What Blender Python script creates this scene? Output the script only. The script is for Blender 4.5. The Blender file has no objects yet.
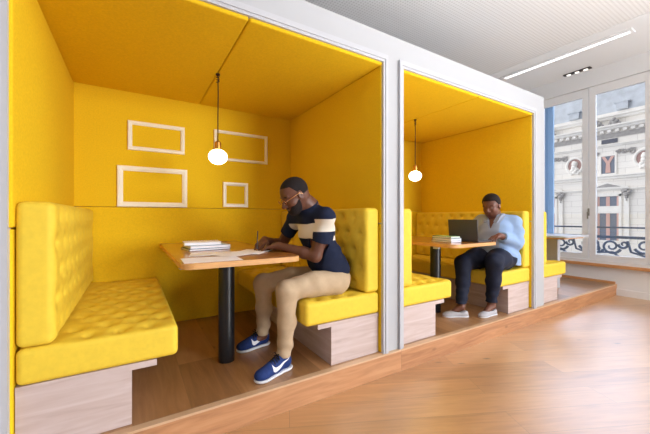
import bpy, bmesh, math, random
import numpy as np
from mathutils import Vector, Matrix
random.seed(4); np.random.seed(4)
R = math.radians
C = bpy.context.scene.collection
sc = bpy.context.scene

# ------------------------------------------------------------------ camera
cam = bpy.data.objects.new('camera', bpy.data.cameras.new('camera'))
C.objects.link(cam); sc.camera = cam
cam.location = (0, 0, 1.2); cam.rotation_euler = (R(90), 0, R(-31.46))
cam.data.sensor_width = 36; cam.data.lens = 36*313.8/650; cam.data.clip_start = .02; cam.data.clip_end = 200
# ------------------------------------------------------------------ world: bright overcast sky, dimmed behind the camera, brightened on the side that lights the facade
w = bpy.data.worlds.new('sky'); sc.world = w; w.use_nodes = True
nt = w.node_tree; nt.nodes.clear()
tc = nt.nodes.new('ShaderNodeTexCoord'); dt = nt.nodes.new('ShaderNodeVectorMath'); dt.operation = 'DOT_PRODUCT'
dt.inputs[1].default_value = (-.38, .84, .38)
nt.links.new(tc.outputs['Generated'], dt.inputs[0])
rp = nt.nodes.new('ShaderNodeValToRGB'); nt.links.new(dt.outputs['Value'], rp.inputs[0])
rp.color_ramp.elements[0].position = 0.0; rp.color_ramp.elements[0].color = (.08, .08, .085, 1)
rp.color_ramp.elements[1].position = 1.0; rp.color_ramp.elements[1].color = (1, 1, 1, 1)
bg = nt.nodes.new('ShaderNodeBackground'); bg.inputs[1].default_value = 3.1
nt.links.new(rp.outputs[0], bg.inputs[0])
wo = nt.nodes.new('ShaderNodeOutputWorld'); nt.links.new(bg.outputs[0], wo.inputs[0])
# area lamps added to brighten the booths and the ceiling
def area(name, loc, tgt, sx, sy, power, col=(1, 1, 1)):
    l = bpy.data.lights.new(name, 'AREA'); l.shape = 'RECTANGLE'; l.size = sx; l.size_y = sy; l.energy = power; l.color = col
    o = bpy.data.objects.new(name, l); C.objects.link(o); o.location = loc
    o.rotation_euler = (Vector(tgt)-Vector(loc)).to_track_quat('-Z', 'Y').to_euler(); return o
area('daylight_fill', (6.85, -.85, 1.9), (1.6, 1.5, 1.3), 3.4, 2.8, 170, (.94, .97, 1))  # added lamp outside the unseen windows, boosts daylight on the left-hand walls
area('front_fill', (6.0, -8.5, 2.0), (.8, 2.6, 1.2), 3.6, 2.8, 1050, (.95, .975, 1))  # added fill far behind the camera, evens the light across the booths
area('ceiling_fill', (2.3, -1.7, .35), (3.1, -1.0, 3.6), 4.2, 2.6, 185, (.94, .97, 1)).data.spread = R(98)  # added upward fill, stands in for light bounced onto the ceiling
su = bpy.data.lights.new('glare_sun', 'SUN'); su.energy = 14; su.angle = R(80); su.color = (.62, .76, 1)  # very wide sun lamp added to make the pale glare on the floor
so = bpy.data.objects.new('glare_sun', su); C.objects.link(so); so.rotation_euler = Vector((-.88, -.20, -.46)).to_track_quat('-Z', 'Y').to_euler()
vs = sc.view_settings
vs.view_transform = 'Standard'; vs.look = 'None'; vs.gamma = 1; vs.use_curve_mapping = False; vs.exposure = -.32

# ------------------------------------------------------------------ materials
def lin(c):
    return tuple((x/255/12.92 if x/255 <= .04045 else ((x/255+.055)/1.055)**2.4) for x in c) + (1,)
def N(m, t, **k):
    n = m.node_tree.nodes.new(t)
    for a, b in k.items(): setattr(n, a, b)
    return n
def mat(name, col, rough=.6, metal=0, noise=0, nscale=30, bump=0, bscale=200, spec=.5, emit=0, stretch=(1, 1, 1)):
    m = bpy.data.materials.new(name); m.use_nodes = True
    b = m.node_tree.nodes['Principled BSDF']; L = m.node_tree.links
    c = col if len(col) == 4 else lin(col)
    b.inputs['Base Color'].default_value = c; b.inputs['Roughness'].default_value = rough
    b.inputs['Metallic'].default_value = metal; b.inputs['Specular IOR Level'].default_value = spec
    tcn = N(m, 'ShaderNodeTexCoord'); mp = N(m, 'ShaderNodeMapping'); mp.inputs['Scale'].default_value = stretch
    L.new(tcn.outputs['Object'], mp.inputs[0])
    if noise:
        nz = N(m, 'ShaderNodeTexNoise'); nz.inputs['Scale'].default_value = nscale; nz.inputs['Detail'].default_value = 5
        L.new(mp.outputs[0], nz.inputs['Vector'])
        r = N(m, 'ShaderNodeMapRange'); r.inputs[1].default_value = .3; r.inputs[2].default_value = .7
        r.inputs[3].default_value = 1-noise; r.inputs[4].default_value = 1+noise
        L.new(nz.outputs[0], r.inputs[0])
        mx = N(m, 'ShaderNodeVectorMath', operation='SCALE'); mx.inputs[0].default_value = c[:3]
        L.new(r.outputs[0], mx.inputs['Scale']); L.new(mx.outputs[0], b.inputs['Base Color'])
    if bump:
        nz = N(m, 'ShaderNodeTexNoise'); nz.inputs['Scale'].default_value = bscale; nz.inputs['Detail'].default_value = 3
        L.new(mp.outputs[0], nz.inputs['Vector'])
        bp = N(m, 'ShaderNodeBump'); bp.inputs['Strength'].default_value = bump; bp.inputs['Distance'].default_value = .003
        L.new(nz.outputs[0], bp.inputs['Height']); L.new(bp.outputs[0], b.inputs['Normal'])
    if emit:
        b.inputs['Emission Color'].default_value = c; b.inputs['Emission Strength'].default_value = emit
    return m
def planks(name, c1, c2, c3, rot, length, width, rough, knots=.6, gap=.55, grain=1.0, plane='XY', mortar=.0012, coat=0, cr_=.2, cior=1.5, btone=.5):
    """wooden boards: brick pattern for the boards, stretched noise for the grain, dark knots"""
    m = bpy.data.materials.new(name); m.use_nodes = True
    b = m.node_tree.nodes['Principled BSDF']; L = m.node_tree.links
    t = N(m, 'ShaderNodeTexCoord'); mp0 = N(m, 'ShaderNodeMapping')
    if plane == 'XZ': mp0.inputs['Rotation'].default_value = (R(-90), 0, 0)
    if plane == 'YZ': mp0.inputs['Rotation'].default_value = (0, R(90), R(90))
    L.new(t.outputs['Object'], mp0.inputs[0])
    mp = N(m, 'ShaderNodeMapping'); mp.inputs['Rotation'].default_value = (0, 0, rot)
    L.new(mp0.outputs[0], mp.inputs[0])
    br = N(m, 'ShaderNodeTexBrick'); br.offset = .37; br.offset_frequency = 2; br.squash = 1
    br.inputs['Scale'].default_value = 1; br.inputs['Brick Width'].default_value = length; br.inputs['Row Height'].default_value = width
    br.inputs['Mortar Size'].default_value = mortar; br.inputs['Mortar Smooth'].default_value = .2
    br.inputs['Color1'].default_value = (0, 0, 0, 1); br.inputs['Color2'].default_value = (1, 1, 1, 1); br.inputs['Mortar'].default_value = (.5, .5, .5, 1)
    L.new(mp.outputs[0], br.inputs['Vector'])
    # board tint offset moves the grain too
    cx = N(m, 'ShaderNodeCombineXYZ'); ml = N(m, 'ShaderNodeMath', operation='MULTIPLY'); ml.inputs[1].default_value = 7.3
    L.new(br.outputs['Color'], ml.inputs[0]); L.new(ml.outputs[0], cx.inputs[0]); L.new(ml.outputs[0], cx.inputs[2])
    ad = N(m, 'ShaderNodeVectorMath', operation='ADD'); L.new(mp.outputs[0], ad.inputs[0]); L.new(cx.outputs[0], ad.inputs[1])
    m2 = N(m, 'ShaderNodeMapping'); m2.inputs['Scale'].default_value = (1.6, 16, 1.6); L.new(ad.outputs[0], m2.inputs[0])
    g = N(m, 'ShaderNodeTexNoise'); g.inputs['Scale'].default_value = 1.8; g.inputs['Detail'].default_value = 7; g.inputs['Distortion'].default_value = .8
    L.new(m2.outputs[0], g.inputs['Vector'])
    s = N(m, 'ShaderNodeMath', operation='MULTIPLY_ADD'); s.inputs[1].default_value = .65*grain
    L.new(g.outputs[0], s.inputs[0])
    s2 = N(m, 'ShaderNodeMath', operation='MULTIPLY'); s2.inputs[1].default_value = btone; L.new(br.outputs['Color'], s2.inputs[0])
    L.new(s2.outputs[0], s.inputs[2])
    cr = N(m, 'ShaderNodeValToRGB'); e = cr.color_ramp.elements
    e[0].position = .15; e[0].color = lin(c1); e[1].position = .85; e[1].color = lin(c3)
    k = e.new(.5); k.color = lin(c2)
    L.new(s.outputs[0], cr.inputs[0])
    m3 = N(m, 'ShaderNodeMapping'); m3.inputs['Scale'].default_value = (1.0, 2.6, 1.3); L.new(ad.outputs[0], m3.inputs[0])
    v = N(m, 'ShaderNodeTexVoronoi'); v.inputs['Scale'].default_value = 2.2; v.inputs['Randomness'].default_value = 1; L.new(m3.outputs[0], v.inputs['Vector'])
    kr = N(m, 'ShaderNodeMapRange'); kr.inputs[1].default_value = .015; kr.inputs[2].default_value = .10; kr.inputs[3].default_value = 1-knots; kr.inputs[4].default_value = 1
    L.new(v.outputs['Distance'], kr.inputs[0])
    gp = N(m, 'ShaderNodeMapRange'); gp.inputs[3].default_value = 1; gp.inputs[4].default_value = 1-gap; L.new(br.outputs['Fac'], gp.inputs[0])
    q = N(m, 'ShaderNodeMath', operation='MULTIPLY'); L.new(kr.outputs[0], q.inputs[0]); L.new(gp.outputs[0], q.inputs[1])
    vm = N(m, 'ShaderNodeVectorMath', operation='SCALE'); L.new(cr.outputs[0], vm.inputs[0]); L.new(q.outputs[0], vm.inputs['Scale'])
    L.new(vm.outputs[0], b.inputs['Base Color'])
    b.inputs['Roughness'].default_value = rough; b.inputs['Coat Weight'].default_value = coat; b.inputs['Coat Roughness'].default_value = cr_; b.inputs['Coat IOR'].default_value = cior
    bp = N(m, 'ShaderNodeBump'); bp.inputs['Strength'].default_value = .15; bp.inputs['Distance'].default_value = .004
    L.new(g.outputs[0], bp.inputs['Height']); L.new(bp.outputs[0], b.inputs['Normal'])
    return m

M = {}
YEL = (.86, .57, .018, 1)
M['felt'] = mat('yellow_felt', YEL, .95, noise=.06, nscale=90, bump=.12, bscale=260, spec=.15)
M['uph'] = mat('yellow_upholstery', (.84, .60, .05, 1), .62, noise=.04, nscale=40, bump=.08, bscale=400, spec=.3)
M['white'] = mat('white_paint', (182, 184, 188), .55)
M['trimw'] = mat('white_trim', (190, 192, 198), .45)
M['framew'] = mat('window_white', (240, 241, 242), .4)
M['black'] = mat('black_steel', (22, 23, 27), .32, noise=.1)
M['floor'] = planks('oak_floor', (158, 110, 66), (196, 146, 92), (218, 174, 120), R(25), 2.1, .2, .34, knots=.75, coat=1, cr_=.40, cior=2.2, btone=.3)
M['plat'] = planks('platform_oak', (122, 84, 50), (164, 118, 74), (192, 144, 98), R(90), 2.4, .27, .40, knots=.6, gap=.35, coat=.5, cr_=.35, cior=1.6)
M['riser'] = planks('riser_oak', (150, 98, 62), (196, 142, 98), (220, 174, 132), 0, 2.83, .9, .5, knots=.7, plane='XZ')
M['nosing'] = planks('nosing_oak', (190, 150, 112), (214, 178, 142), (226, 196, 164), 0, 2.83, .9, .45, knots=.3, plane='XZ')
M['sill'] = planks('sill_oak', (180, 118, 66), (206, 146, 92), (222, 168, 116), R(90), 3, .5, .45, knots=.3)
M['wash'] = planks('washed_wood', (164, 140, 132), (198, 178, 172), (216, 202, 200), 0, 3, .9, .5, knots=.15, plane='XZ', grain=1.3)
M['table'] = planks('table_oak', (166, 98, 34), (188, 118, 46), (204, 138, 60), R(90), 3, .12, .3, knots=.25, gap=.1, coat=.8, cr_=.12)
M['tedge'] = mat('table_edge_wood', (214, 160, 98), .5, noise=.12, nscale=14, stretch=(1, 1, 8))
M['paper'] = mat('paper', (250, 248, 255), .7)
M['glow'] = mat('lamp_glass', (255, 240, 205), .3, emit=9)
M['brass'] = mat('brushed_brass', (214, 160, 84), .3, metal=1)
M['cord'] = mat('dark_cord', (52, 30, 14), .8)
M['silverframe'] = mat('pale_metal', (255, 253, 244), .3, noise=.03, nscale=20)
M['stone'] = mat('pale_stone', (244, 240, 234), .9, noise=.04, nscale=3)
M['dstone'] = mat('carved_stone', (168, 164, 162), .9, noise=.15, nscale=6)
M['zinc'] = mat('zinc_roof', (192, 198, 206), .5, noise=.15, nscale=2)
M['iron'] = mat('wrought_iron', (66, 76, 92), .5)

# ------------------------------------------------------------------ object helpers
def setp(o, label=None, cat=None, group=None, kind=None):
    if label: o['label'] = label
    if cat: o['category'] = cat
    if group: o['group'] = group
    if kind: o['kind'] = kind
    return o
def empty(name, loc, label, cat, group=None, rz=0):
    o = bpy.data.objects.new(name, None); C.objects.link(o); o.location = loc; o.rotation_euler = (0, 0, rz); o.empty_display_size = .1
    return setp(o, label, cat, group)
def link(name, me, mats, parent=None, local=False, smooth=False):
    o = bpy.data.objects.new(name, me); C.objects.link(o)
    for m in (mats if isinstance(mats, (list, tuple)) else [mats]): me.materials.append(m)
    if smooth: me.polygons.foreach_set('use_smooth', [True]*len(me.polygons))
    if parent:
        o.parent = parent
        if not local:
            me.transform(Matrix.Translation(-root_loc(parent)))
    return o
def root_loc(o):
    v = Vector((0, 0, 0))
    while o: v += Vector(o.location); o = o.parent
    return v
def dup(root, loc, label, group=None):
    def cp(o, p):
        c = o.copy(); C.objects.link(c)
        if p: c.parent = p
        for ch in [x for x in bpy.data.objects if x.parent == o and x != c]: cp(ch, c)
        return c
    r = cp(root, None); r.location = loc; r['label'] = label
    if group: r['group'] = group
    return r
class MB:
    def __init__(s): s.bm = bmesh.new()
    def box(s, a, b, bev=0, rot=None, piv=None):
        a = Vector(a); b = Vector(b)
        r = bmesh.ops.create_cube(s.bm, size=1)['verts']; c = (a+b)/2; d = b-a
        for v in r: v.co = Vector((v.co.x*d.x, v.co.y*d.y, v.co.z*d.z))+c
        if bev:
            ed = list({e for v in r for e in v.link_edges})
            q = bmesh.ops.bevel(s.bm, geom=ed, offset=bev, segments=3, affect='EDGES', profile=.5)
            r = list({v for f in q['faces'] for v in f.verts} | {v for v in r if v.is_valid})
        if rot is not None:
            p = Vector(piv) if piv else c
            for v in r: v.co = rot @ (v.co-p)+p
        return s
    def cyl(s, p0, p1, r0, r1=None, n=24, cap=True):
        p0 = Vector(p0); p1 = Vector(p1); r1 = r0 if r1 is None else r1
        q = (p1-p0).to_track_quat('Z', 'Y').to_matrix().to_4x4(); q.translation = (p0+p1)/2
        bmesh.ops.create_cone(s.bm, cap_ends=cap, segments=n, radius1=r0, radius2=r1, depth=(p1-p0).length, matrix=q); return s
    def tube(s, pts, r, n=8, closed=False):
        pts = [Vector(p) for p in pts]; k = len(pts); rings = []
        up = None
        for i, p in enumerate(pts):
            d = (pts[(i+1) % k]-pts[i-1]) if (closed or 0 < i < k-1) else (pts[1]-pts[0] if i == 0 else pts[-1]-pts[-2])
            d.normalize()
            if up is None: up = d.orthogonal().normalized()
            up = (up-d*up.dot(d)).normalized(); sd = d.cross(up)
            rr = r(i/(k-1)) if callable(r) else r
            rings.append([s.bm.verts.new(p+(up*math.cos(2*math.pi*j/n)+sd*math.sin(2*math.pi*j/n))*rr) for j in range(n)])
        for i in range(k if closed else k-1):
            A = rings[i]; B = rings[(i+1) % k]
            for j in range(n): s.bm.faces.new((A[j], A[(j+1) % n], B[(j+1) % n], B[j]))
        if not closed: s.bm.faces.new(rings[0][::-1]); s.bm.faces.new(rings[-1])
        return s
    def lathe(s, prof, c, n=32):
        rings = []
        for (r, z) in prof:
            rings.append([s.bm.verts.new((c[0]+r*math.cos(2*math.pi*j/n), c[1]+r*math.sin(2*math.pi*j/n), c[2]+z)) for j in range(n)])
        for A, B in zip(rings, rings[1:]):
            for j in range(n): s.bm.faces.new((A[j], A[(j+1) % n], B[(j+1) % n], B[j]))
        s.bm.faces.new(rings[0][::-1]); s.bm.faces.new(rings[-1]); return s
    def prism(s, poly, a, b, axis='z'):
        """poly: 2-D outline extruded from a to b along the axis"""
        f = {'z': lambda p, t: (p[0], p[1], t), 'y': lambda p, t: (p[0], t, p[1]), 'x': lambda p, t: (t, p[0], p[1])}[axis]
        A = [s.bm.verts.new(f(p, a)) for p in poly]; B = [s.bm.verts.new(f(p, b)) for p in poly]; n = len(poly)
        s.bm.faces.new(A[::-1]); s.bm.faces.new(B)
        for j in range(n): s.bm.faces.new((A[j], A[(j+1) % n], B[(j+1) % n], B[j]))
        return s
    def build(s, name, mats, parent=None, smooth=False, kind=None):
        bmesh.ops.recalc_face_normals(s.bm, faces=s.bm.faces)
        me = bpy.data.meshes.new(name); s.bm.to_mesh(me); s.bm.free()
        o = link(name, me, mats, parent, smooth=False)
        if smooth:
            me.polygons.foreach_set('use_smooth', [True]*len(me.polygons))
            me.set_sharp_from_angle(angle=R(40))
        if kind: o['kind'] = kind
        return o
def struct(name, mats, *boxes):
    m = MB()
    for b in boxes: m.box(*b)
    return m.build(name, mats, kind='structure')
def rounded(a, b, r, step=.03, disp=None):
    """rounded box on a fine grid; disp(points, normals) -> offset along the normal"""
    a = np.array(a, float); b = np.array(b, float); c = (a+b)/2; h = (b-a)/2
    def line(k):
        L = h[k]; n = max(2, int(2*(L-r)/step)); inner = np.linspace(-(L-r), L-r, n+1)
        e = r*np.array([.25, .5, .75, 1.0]); return np.concatenate([-(L-r)-e[::-1], inner, (L-r)+e])
    ax = [line(k) for k in range(3)]
    idx = {}; P = []; F = []
    def vid(i, j, k):
        key = (i, j, k)
        if key not in idx: idx[key] = len(P); P.append((ax[0][i], ax[1][j], ax[2][k]))
        return idx[key]
    n = [len(x) for x in ax]
    for d in range(3):
        u, v = [(1, 2), (2, 0), (0, 1)][d]
        for side in (0, n[d]-1):
            for i in range(n[u]-1):
                for j in range(n[v]-1):
                    q = []
                    for (ii, jj) in ((i, j), (i+1, j), (i+1, j+1), (i, j+1)):
                        t = [0, 0, 0]; t[d] = side; t[u] = ii; t[v] = jj; q.append(vid(*t))
                    F.append(q if side else q[::-1])
    P = np.array(P); Q = np.clip(P, -(h-r), h-r); D = P-Q; Nn = D/np.maximum(np.linalg.norm(D, axis=1, keepdims=True), 1e-9)
    P = Q+Nn*r
    if disp is not None: P = P+Nn*disp(P+c, Nn)[:, None]
    me = bpy.data.meshes.new('m'); me.from_pydata((P+c).tolist(), [], F); me.update(); return me
def tuft(axis, sign, u, v, u0, u1, v0, v1, su, sv, depth, sig=.032):
    """staggered button tufting on one face of a cushion"""
    def f(P, Nn):
        m = np.clip((Nn[:, axis]*sign-.7)/.3, 0, 1); out = np.zeros(len(P)); U = P[:, u]; V = P[:, v]
        nu = max(2, round((u1-u0)/su)); nv = max(2, round((v1-v0)/sv)); du = (u1-u0)/nu; dv = (v1-v0)/nv
        best = np.full(len(P), 9.)
        for i in range(nu+1):
            for j in range(nv):
                cu = u0+du*(i+(.5 if j % 2 else 0)); cv = v0+dv*(j+.5)
                if cu < u0+.045 or cu > u1-.045: continue
                best = np.minimum(best, np.hypot(U-cu, V-cv))
        out = -depth*.75*np.exp(-(best/.020)**2)-depth*.45*np.exp(-(best/.055)**2)
        eb = np.minimum(np.minimum(U-u0, u1-U), np.minimum(V-v0, v1-V))
        out = out+.010*np.clip(1-np.exp(-np.maximum(eb, 0)/.06), 0, 1)
        return out*m
    return f

# ------------------------------------------------------------------ the room
ZP = .168; ZC = 2.35; FY = 1.80
struct('floor', M['floor'], ((-3, -5, -.1), (6.4, 3.7, 0)))
ceil = bpy.data.materials.new('perforated_ceiling'); ceil.use_nodes = True
def _ceil(m):
    L = m.node_tree.links; b = m.node_tree.nodes['Principled BSDF']; b.inputs['Roughness'].default_value = .8
    t = N(m, 'ShaderNodeTexCoord'); s = N(m, 'ShaderNodeVectorMath', operation='SCALE'); s.inputs['Scale'].default_value = 1/.036
    L.new(t.outputs['Object'], s.inputs[0]); fr = N(m, 'ShaderNodeVectorMath', operation='FRACTION'); L.new(s.outputs[0], fr.inputs[0])
    sb = N(m, 'ShaderNodeVectorMath', operation='SUBTRACT'); sb.inputs[1].default_value = (.5, .5, 0); L.new(fr.outputs[0], sb.inputs[0])
    mu = N(m, 'ShaderNodeVectorMath', operation='MULTIPLY'); mu.inputs[1].default_value = (1, 1, 0); L.new(sb.outputs[0], mu.inputs[0])
    ln = N(m, 'ShaderNodeVectorMath', operation='LENGTH'); L.new(mu.outputs[0], ln.inputs[0])
    r = N(m, 'ShaderNodeMapRange'); r.inputs[1].default_value = .24; r.inputs[2].default_value = .32; L.new(ln.outputs['Value'], r.inputs[0])
    # a plain margin round the light slot
    mx = N(m, 'ShaderNodeMix', data_type='RGBA'); mx.inputs[6].default_value = lin((216, 214, 212)); mx.inputs[7].default_value = lin((238, 237, 236))
    L.new(r.outputs[0], mx.inputs[0]); L.new(mx.outputs[2], b.inputs['Base Color'])
_ceil(ceil)
struct('ceiling', ceil, ((-3, -5, 3.6), (6.4, 3.7, 3.7)))
struct('ceiling_margin', M['framew'], ((5.15, 1.1, 3.592), (6.35, 3.6, 3.601)))
struct('wall_left', M['white'], ((-3.1, -5, 0), (-3, 3.7, 3.6)))
struct('wall_back', M['white'], ((-3, 3.6, 0), (6.4, 3.7, 3.6)))
# window wall with three openings
WX = 6.35; bays = [(1.33, 2.92), (-.85, .74), (-3.03, -1.44)]
Z0, Z1 = .46, 3.335
bx = [((WX, -5, 0), (WX+.35, 3.7, Z0-.03)), ((WX, -5, Z1), (WX+.35, 3.7, 3.7))]
ys = [3.7]
for (a, b) in bays: ys += [b, a]
ys.append(-5)
for i in range(0, len(ys), 2): bx.append(((WX, ys[i+1], Z0-.03), (WX+.35, ys[i], Z1)))
struct('wall_right', M['framew'], *bx)
glass = bpy.data.materials.new('window_glass'); glass.use_nodes = True
def _g(m):
    n = m.node_tree.nodes; n.clear(); L = m.node_tree.links
    t = n.new('ShaderNodeBsdfTransparent'); t.inputs[0].default_value = (.97, .98, 1, 1); g = n.new('ShaderNodeBsdfGlossy'); g.inputs['Roughness'].default_value = .02
    f = n.new('ShaderNodeFresnel'); f.inputs[0].default_value = 1.45; x = n.new('ShaderNodeMixShader'); o = n.new('ShaderNodeOutputMaterial')
    L.new(f.outputs[0], x.inputs[0]); L.new(t.outputs[0], x.inputs[1]); L.new(g.outputs[0], x.inputs[2]); L.new(x.outputs[0], o.inputs[0])
_g(glass)
for i, (a, b) in enumerate(bays):
    win = empty('window_%d' % (i+1), (WX, (a+b)/2, Z0), 'tall white two-leaf window over the wooden sill', 'window'); win['kind'] = 'structure'
    del win['category']
    mid = (a+b)/2
    f = MB(); X0, X1 = WX-.012, WX+.07
    f.box((X0, a-.02, Z1-.02), (X1, b+.02, Z1+.05)); f.box((X0, a-.02, Z0), (X1, b+.02, Z0+.05))
    f.box((X0, a-.02, Z0+.05), (X1, a+.045, Z1-.02)); f.box((X0, b-.045, Z0+.05), (X1, b+.02, Z1-.02))
    f.build('window_frame', M['framew'], win)
    for s in (0, 1):
        y0, y1 = (a+.045, mid) if s == 0 else (mid, b-.045)
        c = MB(); x0, x1 = WX+.005, WX+.06
        yl0, yl1 = y0+.004, y1-.004
        st = .085
        c.box((x0, yl0, Z0+.055), (x1, yl0+st, Z1-.025), .004); c.box((x0, yl1-st, Z0+.055), (x1, yl1, Z1-.025), .004)
        c.box((x0+.001, yl0+st, Z0+.055), (x1-.001, yl1-st, Z0+.14)); c.box((x0+.001, yl0+st, 3.175), (x1-.001, yl1-st, Z1-.025))
        cs = c.build('casement', M['framew'], win)
        MB().box((x0+.025, yl0+st-.01, Z0+.13), (x0+.031, yl1-st+.01, 3.185)).build('pane', glass, cs)
    h = MB(); h.box((WX-.012, mid-.012, 1.22), (WX+.006, mid+.012, 1.34), .004).box((WX-.045, mid-.009, 1.265), (WX-.010, mid+.009, 1.285), .003)
    h.box((WX-.05, mid-.010, 1.17), (WX-.038, mid+.010, 1.285), .004)
    h.build('window_handle', mat('handle_metal', (150, 146, 138), .3, metal=1) if i == 0 else bpy.data.materials['handle_metal'], win)
struct('trim_window_sill', M['sill'], ((WX-.06, -5, Z0-.045), (WX+.02, 3.6, Z0)))
struct('baseboard_right', M['framew'], ((WX-.02, -5, 0), (WX, 1.78, .10)))
struct('baseboard_platform', M['sill'], ((WX-.025, 1.79, ZP), (WX, 3.6, ZP+.035)))
# platform
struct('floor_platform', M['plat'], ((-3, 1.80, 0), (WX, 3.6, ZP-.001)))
struct('trim_platform_riser', M['riser'], ((-3, 1.775, 0), (WX, 1.80, ZP-.012)))
struct('trim_platform_nosing', M['nosing'], ((-3, 1.772, ZP-.012), (WX, 1.815, ZP)))
# booth box: white front, yellow felt inside
B1 = (-.43, 1.60); B2 = (1.83, 3.84); XE = 4.11; ZT = 2.6
struct('wall_front', M['white'],
       ((-3, FY, ZP), (B1[0]-.03, FY+.02, ZT)), ((B1[1]+.02, FY, ZP), (B2[0]-.02, FY+.02, ZT)), ((B2[1]+.02, FY, ZP), (XE, FY+.02, ZT)),
       ((B1[0]-.03, FY, ZC+.03), (B1[1]+.02, FY+.02, ZT)), ((B2[0]-.02, FY, ZC+.03), (B2[1]+.02, FY+.02, ZT)),
       ((-3, FY+.02, ZT-.04), (XE, 3.6, ZT)), ((XE-.02, FY+.02, ZP), (XE, 3.6, ZT-.04)),
       ((B1[1]+.035, FY+.02, ZP), (B1[1]+.06, 3.6, ZT-.04)), ((B2[1]+.035, FY+.02, ZP), (B2[1]+.06, 3.6, ZT-.04)))
def booth_trim(n, x0, x1):
    m = MB(); t = .044; z = ZC+.02
    a, b = x0-.012, x1+.008
    for k, (o0, o1, pr) in enumerate(((0, .020, .016), (.020, t, .022))):
        m.box((a-o1, FY-pr, ZP), (a-o0, FY+.03, z+o1+.012)); m.box((b+o0, FY-pr, ZP), (b+o1, FY+.03, z+o1+.012))
        m.box((a-o0, FY-pr, z+o0), (b+o0, FY+.03, z+o1+.012))
    return m.build('trim_%d' % n, M['trimw'], kind='structure')
booth_trim(1, *B1); booth_trim(2, *B2)
# thin shadow gap lines on the posts beside the trims
def felt(name, a, b, r=.010):
    o = link(name, rounded(a, b, r, .6), M['felt'], smooth=True); o['kind'] = 'structure'; return o
for n, (x0, x1) in enumerate((B1, B2)):
    s = 'near' if n == 0 else 'far'
    felt('wall_booth_left_upper_'+s, (x0-.03, FY+.005, 1.155), (x0, 3.41, ZC-.001))
    felt('wall_booth_left_lower_'+s, (x0-.03, FY+.015, ZP), (x0-.004, 3.41, 1.150))
    felt('wall_booth_right_upper_'+s, (x1, FY+.005, 1.155), (x1+.03, 3.41, ZC-.001))
    felt('wall_booth_right_lower_'+s, (x1+.004, FY+.008, ZP), (x1+.03, 3.41, 1.150))
    felt('wall_booth_back_upper_'+s, (x0-.02, 3.40, 1.292), (x1+.02, 3.44, ZC+.03), .004)
    felt('wall_booth_back_lower_'+s, (x0-.02, 3.396, ZP), (x1+.02, 3.44, 1.289), .004)
    xm = (x0+x1)/2-.003
    felt('ceiling_booth_left_'+s, (x0-.03, FY+.0, ZC), (xm-.0025, 3.41, ZC+.04), .014)
    felt('ceiling_booth_right_'+s, (xm+.0025, FY+.0, ZC), (x1+.03, 3.41, ZC+.04), .014)

# ------------------------------------------------------------------ benches
SY0, SY1 = 1.82, 3.392
def make_bench(xw, sgn, label, group):
    """sgn +1: back on the left wall, seat reaching right"""
    root = empty('upholstered_bench', (xw, (SY0+SY1)/2, ZP), label, 'bench', group)
    def X(d0, d1): return (xw+d0, xw+d1) if sgn > 0 else (xw-d1, xw-d0)
    a, b = X(.0, .635)
    link('seat_cushion', rounded((a, SY0, .470), (b, SY1, .630), .028, .0125, tuft(2, 1, 0, 1, a+(.12 if sgn > 0 else .0), b-(0 if sgn > 0 else .12), SY0+.02, SY1, .125, .12, .034, .032)), M['uph'], root, smooth=True)
    a, b = X(.0, .132)
    link('back_cushion', rounded((a, SY0, .632), (b, SY1, 1.268), .030, .0125, tuft(0, sgn, 1, 2, SY0, SY1, .632, 1.268, .15, .13, .032, .030)), M['uph'], root, smooth=True)
    a, b = X(.0, .535)
    MB().box((a, SY0+.012, .438), (b, SY1, .4695)).build('seat_board', M['wash'], root)
    a, b = X(.0, .425)
    MB().box((a, SY0+.016, ZP), (b, SY1, .438)).build('base', M['wash'], root)
    return root
g = 'yellow tufted booth benches'
bl = make_bench(B1[0], 1, 'yellow button-tufted bench empty at the far left of the near booth', g)
br_ = make_bench(B1[1], -1, 'yellow button-tufted bench under the man in the navy polo shirt', g)
dup(bl, (B2[0], bl.location.y, ZP), 'yellow tufted bench facing the woman, its end beside the middle white post', g)
dup(br_, (B2[1], br_.location.y, ZP), 'yellow tufted bench under the woman with the laptop', g)
dup(bl, (XE+.003, bl.location.y, ZP), 'yellow tufted bench outside the booths, beside the window table', g)

# ------------------------------------------------------------------ tables
def table_top(x0, x1, y0, y1, z0, z1, r=.075):
    pts = [(x0, y1), (x0, y0+r)]
    pts += [(x0+r-r*math.cos(a), y0+r-r*math.sin(a)) for a in [k*math.pi/16 for k in range(1, 9)]]
    pts += [(x1-r+r*math.sin(a), y0+r-r*math.cos(a)) for a in [k*math.pi/16 for k in range(0, 9)]]
    pts += [(x1, y1)]
    m = MB(); m.prism(pts, z0, z1)
    return m
def make_table(label):
    t = empty('booth_table', (.575, 2.30, ZP), label, 'table', 'wooden booth tables')
    o = table_top(.22, .94, 1.81, 3.39, .915, .947).build('tabletop', [M['table'], M['tedge']], t)
    for p in o.data.polygons:
        if abs(p.normal.z) < .5: p.material_index = 1
    MB().cyl((.575, 2.30, ZP), (.575, 2.30, .905), .056, n=40).build('leg', M['black'], t, smooth=True)
    MB().box((.42, 2.12, .905), (.73, 2.48, .9148), .002).build('mounting_plate', M['black'], t)
    MB().box((.235, 3.35, .885), (.91, 3.39, .9148), .002).build('wall_batten', M['tedge'], t)
    MB().box((.232, 1.99, .893), (.262, 2.05, .9148), .002).build('cable_clip', M['trimw'], t)
    return t
t1 = make_table('light wooden table in the near booth where the man writes on paper')
t2 = dup(t1, (.575+2.25, 2.30, ZP), 'light wooden table in the far booth carrying the open laptop')
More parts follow.
